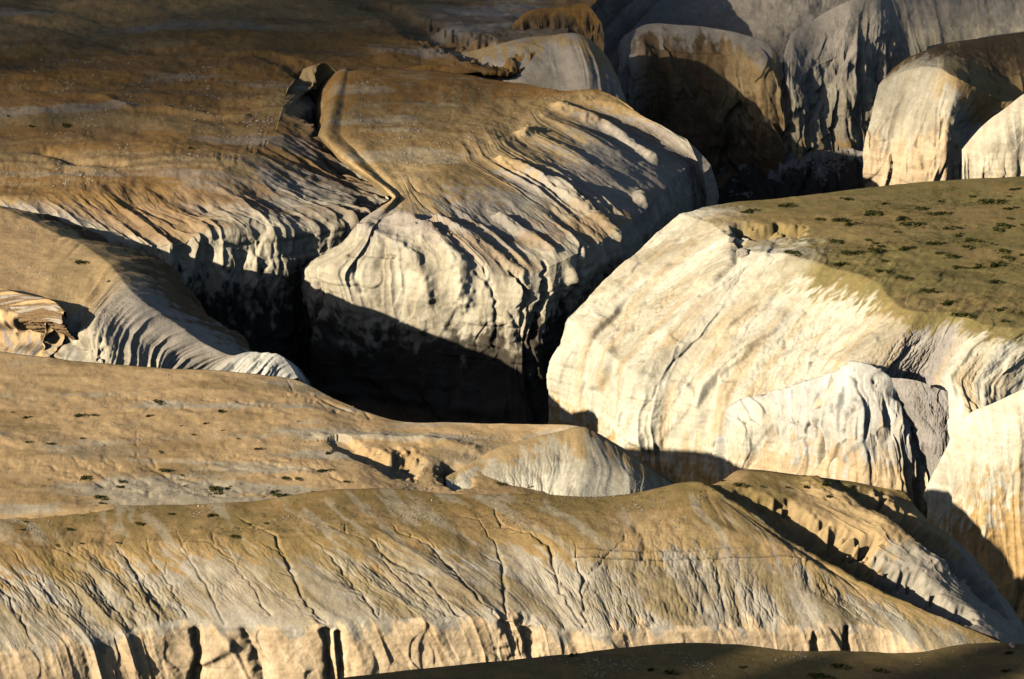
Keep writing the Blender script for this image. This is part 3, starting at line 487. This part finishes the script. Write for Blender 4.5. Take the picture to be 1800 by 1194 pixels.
# ------------------------------------------------------------------ broken clouds added up-sun, out of view, to shade far land and near rise
def shade_cloud(name, dens, box, dist, depth, seed, rad=(4, 9)):
    rng = np.random.default_rng(seed); bm = bpy.data.meshes.new('puff')
    import bmesh
    b = bmesh.new(); bmesh.ops.create_icosphere(b, subdivisions=2, radius=1); bv = np.array([v.co[:] for v in b.verts]); bf = np.array([[v.index for v in f.verts] for f in b.faces]); b.free()
    V, Fc, n = [], [], 0
    for _ in range(int(depth*(box[1]-box[0])*(box[3]-box[2])/(math.pi*((rad[0]+rad[1])/2)**2))):
        x, y = rng.uniform(box[0], box[1]), rng.uniform(box[2], box[3])
        if rng.random() > dens(x, y): continue
        c = np.array([x, y, -4])-LD*(dist+rng.uniform(-90, 90)); r = rng.uniform(*rad)
        p = bv*r*np.array([1.15, 1.15, .8]); p = p*(1+.25*fb3(bv*1.7+rng.uniform(0, 90, 3), 2, seed)[:, None])
        V.append(p+c); Fc.append(bf+n); n += len(bv)
    me = bpy.data.meshes.new(name); V = np.concatenate(V); Fc = np.concatenate(Fc)
    me.from_pydata(V.tolist(), [], Fc.tolist()); me.polygons.foreach_set('use_smooth', np.ones(len(Fc), bool))
    m = bpy.data.materials.new('shade_cloud'); m.use_nodes = True; m.node_tree.nodes['Principled BSDF'].inputs['Base Color'].default_value = (.9, .9, .9, 1); m.node_tree.nodes['Principled BSDF'].inputs['Roughness'].default_value = 1
    me.materials.append(m); o = bpy.data.objects.new(name, me); C.objects.link(o); o['kind'] = 'structure'; o['label'] = 'unseen broken low clouds up-sun, added to shade the land'
def sm(a, b, x): t = min(1, max(0, (x-a)/(b-a))); return t*t*(3-2*t)
shade_cloud('shade_cloud', lambda x, y: max(sm(1065, 1230, y)*(1-sm(-20, 20, x)), sm(-30, 10, x)*sm(1110, 1150, y)*.4*(1-.5*sm(55, 75, x)*(1-sm(1145, 1165, y)))), (-240, 200, 1050, 1330), 3600, 1.25, 4)
shade_cloud('shade_cloud', lambda x, y: 1-sm(794, 806, y), (-130, 190, 690, 810), 1000, .95, 5)

# ------------------------------------------------------------------ shrubs, grass and stones
def plant_material():
    m = bpy.data.materials.new('shrub'); m.use_nodes = True; nt = m.node_tree; N = nt.nodes; b = N['Principled BSDF']
    b.inputs['Roughness'].default_value = .8; b.inputs['Specular IOR Level'].default_value = .15
    tc = N.new('ShaderNodeTexCoord'); n = N.new('ShaderNodeTexNoise'); n.inputs['Scale'].default_value = 3.; n.inputs['Detail'].default_value = 3
    cr = N.new('ShaderNodeValToRGB'); cr.color_ramp.elements[0].color = (.022, .024, .007, 1); cr.color_ramp.elements[1].color = (.13, .125, .028, 1)
    cr.color_ramp.elements[0].position = .35; cr.color_ramp.elements[1].position = .75
    nt.links.new(tc.outputs['Object'], n.inputs[0]); nt.links.new(n.outputs[0], cr.inputs[0]); nt.links.new(cr.outputs[0], b.inputs['Base Color'])
    return m
PM = plant_material()
def shrub_mesh(seed, leaves=170):
    """low cushion: several twigs fanning from the root, each carrying small leaf blades"""
    r = random.Random(seed); V, Fc = [], []
    lobes = [(r.uniform(-.6, .6), r.uniform(-.5, .5), r.uniform(.25, .5)) for _ in range(5)]
    for k in range(leaves):
        lx, ly, lr = r.choice(lobes); a = r.uniform(0, 6.283); e = math.acos(r.uniform(0, 1)); q = lr*r.uniform(.55, 1.05)
        c = Vector((lx+q*math.sin(e)*math.cos(a), ly+q*math.sin(e)*math.sin(a), .02+q*math.cos(e)*1.05))
        d = Vector((r.gauss(0, 1), r.gauss(0, 1), abs(r.gauss(0, 1))+.3)).normalized(); t = d.orthogonal().normalized(); sz = r.uniform(.09, .17); i = len(V)
        V += [c-t*sz*.55, c+d*sz*1.2, c+t*sz*.55, c-d*sz*.6]; Fc.append((i, i+3, i+2, i+1))
    for lx, ly, lr in lobes:
        for _ in range(3):
            i = len(V); x, y = lx+r.uniform(-.2, .2), ly+r.uniform(-.2, .2); V += [Vector((x*.2, y*.2, -.15)), Vector((x*.2+.04, y*.2, -.15)), Vector((x, y, lr*.8))]; Fc.append((i, i+1, i+2))
    me = bpy.data.meshes.new('shrub'); me.from_pydata([tuple(v) for v in V], [], Fc); me.materials.append(PM); return me
SH = [shrub_mesh(k) for k in range(5)]
PIX = {}
def on(surf, x, y):
    if surf not in PIX: PIX[surf] = pix(SURF[surf]).reshape(-1, 2)
    i = int(np.argmin(((PIX[surf]-np.array([x, y]))**2).sum(1))); return SURF[surf].reshape(-1, 3)[i]
rs = random.Random(11)
def shrub(surf, x, y, wpx, label, group, h=1.):
    p = on(surf, x, y); o = bpy.data.objects.new('shrub', rs.choice(SH)); C.objects.link(o)
    wm = wpx/(FPX/p[1])*.86*rs.uniform(.8, 1.2); o.location = p-np.array([0, 0, .03]); o.rotation_euler = (0, 0, rs.uniform(-.5, .5)); o.scale = (wm*.95, wm*rs.uniform(.7, 1.0), min(wm*.85, rs.uniform(.8, 1.7))*h)
    o['label'] = label; o['category'] = 'shrub'; o['group'] = group
    return o
MESA = [(545,250,70),(365,275,80),(330,255,40),(1000,290,110),(1060,238,50),(870,215,60),(1360,290,100),(1420,230,110),(1250,265,80),(1620,225,110),(1690,265,110),(1520,200,40),(1720,195,30),(1740,160,60),(820,325,100),(720,320,60),(890,345,60),
 (1150,320,80),(1190,345,90),(1400,360,90),(1120,385,50),(1690,355,90),(1590,385,50),(1660,375,60),(1720,318,40),(1790,350,50),(800,435,90),(980,430,50),(1005,455,90),(1180,470,110),(1060,537,90),(890,500,110),(1000,485,70),(1320,450,100),(1520,430,80),(1450,400,50),
 (1660,450,60),(1500,462,70),(1300,510,80),(1410,515,60),(1350,500,50),(1150,545,40),(830,560,90),(1040,595,70),(590,495,90),(1200,572,50),(1280,585,40),(1450,570,60),(1550,570,80),(1650,560,90),(1720,525,70),(1770,590,50),(1180,630,70),(1130,625,40),(1290,695,80),
 (1400,760,70),(1640,650,80),(1500,825,150),(1670,790,60),(1780,815,50),(1500,790,40),(1450,822,80),(1690,855,50),(1780,480,40),(1790,505,40),(1680,490,60)]
for x, y, wd in MESA:
    lab = 'small olive cushion shrub dotted over the grassy top of the right mesa'
    if (x, y) == (1500,825): lab = 'widest dark shrub at the front rim of the mesa top above the grey gully'
    if (x, y) == (545,250): lab = 'yellow-green shrub alone near the back left rim of the mesa top'
    if (x, y) == (590,495): lab = 'shrub at the pointed left tip of the dark grass on the mesa'
    if (x, y) == (1290,695): lab = 'shrub standing alone on the bare pale patch below the mesa grass'
    shrub('mesa', 1200+x/2.985, 280+y/2.985, wd/2.985*.8, lab, 'shrubs on the mesa top')
    for _ in range(rs.choice((1, 2, 2, 3))):
        if wd >= 60: shrub('mesa', 1200+x/2.985+rs.uniform(-.7, .7)*wd/2.985, 280+y/2.985+rs.uniform(-4, 3), wd/2.985*rs.uniform(.25, .45), 'small olive cushion shrub dotted over the grassy top of the right mesa', 'shrubs on the mesa top')
BENCH = [(865,105,60),(680,130,60),(450,148,70),(820,180,80),(740,205,120),(650,160,60),(630,190,50),(880,248,60),(1140,210,100),(1200,195,60),(970,178,30),(960,128,30),(1090,108,40),(1710,105,110),(1470,235,90),(1440,215,50),(1500,145,50),(1570,145,50),(1590,180,90),(1650,215,40),(850,10,20),(530,245,70),(480,182,110),(1730,10,50)]
for x, y, wd in BENCH:
    lab = 'olive shrub in the loose patch of shrubs on the sandy bench'
    if (x, y) == (1710,105): lab = 'long flat green shrub alone on the bench left of the shaded wash'
    if (x, y) == (740,205): lab = 'darkest wide shrub in the patch at the foot of the bench'
    shrub('bench', x/2.985, 794+y/2.985, wd/2.985*.8, lab, 'shrubs on the bench')
for x, y, wd in [(145,1000,60),(425,992,70),(500,985,40),(790,993,40),(1160,968,50),(955,1038,25),(1085,1027,40),(1020,1090,40),(155,1128,50),(265,1138,40),(830,918,60),(430,1112,40),(845,1180,30),(1360,1165,50),(1250,1112,25),(1565,1020,20),(1690,932,40),(70,970,25),(640,1105,20),(1170,1065,25)]:
    lab = 'tiny shrub scattered across the bare back of the sandy bench'
    if (x, y) == (1160,968): lab = 'upright yellow-green shrub casting a long shadow on the back of the bench'
    shrub('bench', x/2.985, 400+y/2.985, wd/2.985*.75, lab, 'tiny shrubs on the back of the bench', 1.6 if (x, y) == (1160,968) else 1)
for x, y, wd, lab in [(640,160,90,'flat green shrub behind the front ridge below the mound, leftmost of three'),(835,172,60,'flat green shrub behind the front ridge below the mound, middle of three'),(970,180,90,'flat dark shrub at the foot of the mound'),(270,140,110,'long flat yellow-green shrub on the bench under the shaded wash'),(30,160,50,'small shrub left of the shaded wash on the bench, first of two'),(125,168,50,'small shrub left of the shaded wash on the bench, second of two')]:
    shrub('bench', 600+x/2.985, 794+y/2.985, wd/2.985*.8, lab, 'shrubs along the foot of the bench')
RIDGE = [(490,290,80),(500,370,60),(900,330,50),(370,412,50),(120,412,40),(735,385,60),(140,370,30),(360,328,30),(1230,450,50),(1310,385,50),(1400,380,40),(1160,355,70),(1110,340,60),(660,290,50),(540,275,50),(310,495,40),(430,485,40),(620,480,30)]
for x, y, wd in RIDGE: shrub('front_ridge', x/2.985, 794+y/2.985, wd/2.985*.75, 'small dark shrub dotted along the tan top of the front ridge', 'shrubs on the front ridge')
for x, y, wd in [(655,185,50),(755,172,50),(550,190,30),(305,180,60),(215,155,30),(900,183,30),(770,235,40),(815,160,30),(420,185,30)]:
    shrub('ridge_end', 1200+x/2.985, 794+y/2.985, wd/2.985*.8, 'small dark shrub on the rounded right end of the front ridge', 'shrubs on the right end of the front ridge')
for x, y, wd, lab in [(195,1155,80,'black round bush on the dark near rise, leftmost of the large ones'),(320,1137,50,'small black bush beside the leftmost large one on the near rise'),(830,1130,80,'round black bush high on the dark near rise at its middle'),(1040,1152,70,'black bush right of the middle of the near rise'),(1345,1145,90,'widest black bush on the right half of the near rise'),
   (1760,1105,70,'black bush against the right edge on the near rise'),(700,1185,90,'black bush cut by the lower edge, left one of a pair'),(765,1188,80,'black bush cut by the lower edge, right one of a pair'),(60,1055,70,'flat dark shrub along the crest of the near rise'),(1715,1062,50,'small dark bush on the crest of the near rise at the right'),(1700,1155,50,'small dark bush low at the right of the near rise')]:
    shrub('near_rise', 1200+x/2.985, 794+y/2.985, wd/2.985*.85, lab, 'bushes on the near rise')
for x, y, wd, lab in [(1220,1072,50,'flat dark shrub on the crest of the near rise under the cliff'),(1735,1165,70,'spiky black bush on the left part of the near rise'),(1625,1152,40,'small dark bush left of the spiky one on the near rise')]:
    shrub('near_rise', 600+x/2.985, 794+y/2.985, wd/2.985*.85, lab, 'bushes on the near rise', 1.4)
for x, y, wd, lab in [(350,665,60,'dark bush with a long shadow on the upper left plateau'),(45,612,25,'thin upright bush at the left edge of the plateau'),(165,667,30,'tiny bush left of the dark bush on the plateau'),(1000,785,40,'small bush above the fluted bank of the plateau')]:
    shrub('plateau', x/2.985, y/2.985, wd/2.985*.8, lab, 'bushes on the upper left plateau', 1.5)
for x, y, wd, lab in [(430,190,80,'green tuft on the rim of the knoll above the shaded side canyon'),(575,285,35,'yellow-green tuft lower on the rim of the knoll')]:
    shrub('knoll', x/2.985, 400+y/2.985, wd/2.985*.8, lab, 'tufts on the rim of the knoll')

ORD = 'first second third fourth fifth sixth seventh eighth ninth tenth eleventh twelfth thirteenth fourteenth fifteenth sixteenth seventeenth eighteenth nineteenth twentieth'.split()
def tell_apart(group, place, what='olive shrub'):
    """shrubs that share a label get their own: by size and by their place in the bands one sees from back to front"""
    seen = {}
    for o in C.objects:
        if o.get('group') == group: seen.setdefault(o['label'], []).append(o)
    for lab, os_ in seen.items():
        if len(os_) < 2: continue
        pp = {o.name: pix(np.array(o.location)) for o in os_}; os_.sort(key=lambda o: pp[o.name][1]); nb = max(1, round(len(os_)/11)); per = math.ceil(len(os_)/nb)
        bands = [os_[i:i+per] for i in range(0, len(os_), per)]; ws = sorted(o.scale.x for o in os_)
        for i, bnd in enumerate(bands):
            nm = '' if len(bands) == 1 else (['back', 'front'] if len(bands) == 2 else ['back', 'middle', 'front'] if len(bands) == 3 else [ORD[k]+'-from-back' for k in range(len(bands)-1)]+['front'])[i]+' '
            for k, o in enumerate(sorted(bnd, key=lambda o: pp[o.name][0])):
                sz = 'wide' if o.scale.x > ws[int(len(ws)*.7)] else 'tiny' if o.scale.x < ws[int(len(ws)*.3)] else 'mid-sized'
                o['label'] = f"{sz} {what}, {ORD[k]} from left in the {nm}row on {place}"
tell_apart('shrubs on the mesa top', 'the mesa top'); tell_apart('shrubs on the bench', 'the bench front'); tell_apart('tiny shrubs on the back of the bench', 'the bare upper bench', 'dark shrub')
tell_apart('shrubs on the front ridge', 'the front ridge', 'dark shrub'); tell_apart('shrubs on the right end of the front ridge', 'the rounded ridge end', 'dark shrub')

def boulder(surf, x, y, size, label, seed):
    import bmesh
    b = bmesh.new(); bmesh.ops.create_icosphere(b, subdivisions=3, radius=1); V = np.array([v.co[:] for v in b.verts]); V = V*(1+.45*fb3(V*1.3+seed*5, 3, seed)[:, None])*np.array([1.2, .9, .7])
    V = np.sign(V)*np.abs(V)**.8
    for v, c in zip(b.verts, V): v.co = c*size
    me = bpy.data.meshes.new('boulder'); b.to_mesh(me); b.free()
    ca = me.color_attributes.new('tone', 'FLOAT_COLOR', 'POINT'); ca.data.foreach_set('color', np.tile(np.array([*TONE['clay'], 1], np.float32), len(me.vertices)))
    me.materials.append(ground_material()); o = bpy.data.objects.new('boulder', me); C.objects.link(o); o.location = on(surf, x, y)+np.array([0, 0, size*.25]); o.rotation_euler = (0, 0, seed)
    o['label'] = label; o['category'] = 'boulder'
boulder('mesa', 1306, 448, 1.1, 'grey block of rock lodged below the scoop at the mesa rim', 3)
boulder('mesa', 1287, 425, .7, 'smaller grey rock on the left lip of the scoop in the mesa rim', 4)
boulder('near_rise', 1778, 1136, .5, 'pale stone on the crest of the near rise at the right', 5)

def grass(name, surf, n, poly, seed, label):
    r = np.random.default_rng(seed); V, Fc = [], []; P = SURF[surf].reshape(-1, 3)
    if surf not in PIX: PIX[surf] = pix(SURF[surf]).reshape(-1, 2)
    Q = PIX[surf]; ok = np.ones(len(Q), bool); inside = np.zeros(len(Q), bool)
    for k in range(len(poly)):
        (x1, y1), (x2, y2) = poly[k], poly[k-1]
        c = ((y1 > Q[:, 1]) != (y2 > Q[:, 1])) & (Q[:, 0] < (x2-x1)*(Q[:, 1]-y1)/((y2-y1) or 1e-9)+x1); inside ^= c
    idx = np.where(inside)[0]; w = np.clip(fb2(P[idx, 0]/9, P[idx, 1]/5, 3, seed)+.25, .02, 1); idx = r.choice(idx, n, p=w/w.sum())
    for i in idx:
        p = P[i]; k = r.integers(4, 8)
        for _ in range(k):
            c = p+np.array([r.normal(0, .22), r.normal(0, .22), -.03]); a = r.uniform(0, 6.28); h = r.uniform(.08, .28); q = len(V)
            V += [c+np.array([.05*math.cos(a), .05*math.sin(a), 0]), c-np.array([.05*math.cos(a), .05*math.sin(a), 0]), c+np.array([r.normal(0, .08), r.normal(0, .08), h])]; Fc.append((q, q+1, q+2))
    me = bpy.data.meshes.new(name); me.from_pydata([tuple(v) for v in V], [], Fc); me.materials.append(PM)
    o = bpy.data.objects.new(name, me); C.objects.link(o); o['kind'] = 'stuff'; o['label'] = label
grass('grass', 'mesa', 2600, [(1380,445),(1480,400),(1540,340),(1800,318),(1800,560),(1700,545),(1560,495),(1440,465)], 5, 'sparse dry grass on the mesa top')
grass('grass', 'front_ridge', 700, [(0,890),(1250,860),(1260,875),(1150,915),(700,930),(0,955)], 6, 'sparse dry grass on the front ridge')
grass('grass', 'bench', 300, [(0,830),(500,830),(700,850),(600,870),(0,890)], 7, 'sparse dry grass at the foot of the bench')

def gravel(surf, n, poly, seed, label, smin=.06, smax=.2):
    r = np.random.default_rng(seed); P = SURF[surf].reshape(-1, 3)
    if surf not in PIX: PIX[surf] = pix(SURF[surf]).reshape(-1, 2)
    Q = PIX[surf]; inside = np.zeros(len(Q), bool)
    for k in range(len(poly)):
        (x1, y1), (x2, y2) = poly[k], poly[k-1]
        c = ((y1 > Q[:, 1]) != (y2 > Q[:, 1])) & (Q[:, 0] < (x2-x1)*(Q[:, 1]-y1)/((y2-y1) or 1e-9)+x1); inside ^= c
    idx = np.where(inside)[0]; w = np.clip(fb2(P[idx, 0]/7, P[idx, 1]/6, 4, seed)+.1, .01, 1)**2; idx = r.choice(idx, n, p=w/w.sum())
    base = np.array([(1,0,0),(-1,0,0),(0,1,0),(0,-1,0),(0,0,1),(0,0,-1)], float); fc = np.array([(0,2,4),(2,1,4),(1,3,4),(3,0,4),(2,0,5),(1,2,5),(3,1,5),(0,3,5)])
    sz = smin+(smax-smin)*r.random(n)**3; V = (base[None]*(.6+.6*r.random((n, 6, 3)))*sz[:, None, None]*np.array([1.2, 1, .8])+r.normal(0, .2, (n, 6, 3))*sz[:, None, None]+P[idx][:, None]).reshape(-1, 3)
    Fc = (fc[None]+6*np.arange(n)[:, None, None]).reshape(-1, 3); me = bpy.data.meshes.new('gravel'); me.from_pydata(V.tolist(), [], Fc.tolist())
    ca = me.color_attributes.new('tone', 'FLOAT_COLOR', 'POINT'); cc = np.array(TONE['clay'])*r.uniform(.5, 1.15, (n, 1)); ca.data.foreach_set('color', np.repeat(np.concatenate([cc, np.ones((n, 1))], 1), 6, 0).astype(np.float32).ravel())
    me.materials.append(ground_material()); o = bpy.data.objects.new('gravel', me); C.objects.link(o); o['kind'] = 'stuff'; o['label'] = label
gravel('bench', 2600, [(0,635),(480,668),(680,735),(960,750),(900,850),(500,880),(0,885)], 21, 'small stones strewn over the sandy bench')
gravel('front_ridge', 1800, [(0,895),(300,890),(800,870),(1250,870),(1200,930),(900,930),(500,950),(0,960)], 22, 'small stones along the top of the front ridge')
gravel('knoll', 900, [(0,380),(150,440),(240,525),(200,600),(120,560),(0,520)], 23, 'small stones on the tan top of the knoll')
gravel('plateau', 1800, [(0,100),(520,120),(470,250),(250,315),(0,340)], 24, 'small stones on the upper left plateau', .08, .3)
gravel('spur', 900, [(620,130),(1050,170),(870,260),(720,330),(620,240)], 25, 'small stones on the top of the spur', .08, .25)
gravel('near_rise', 900, [(600,1200),(900,1165),(1300,1137),(1800,1145),(1800,1194),(600,1194)], 26, 'small stones on the near rise', .06, .22)
gravel('talus', 700, [(1230,275),(1520,265),(1520,340),(1230,350)], 27, 'fallen rubble in the far ravine', .2, .8)
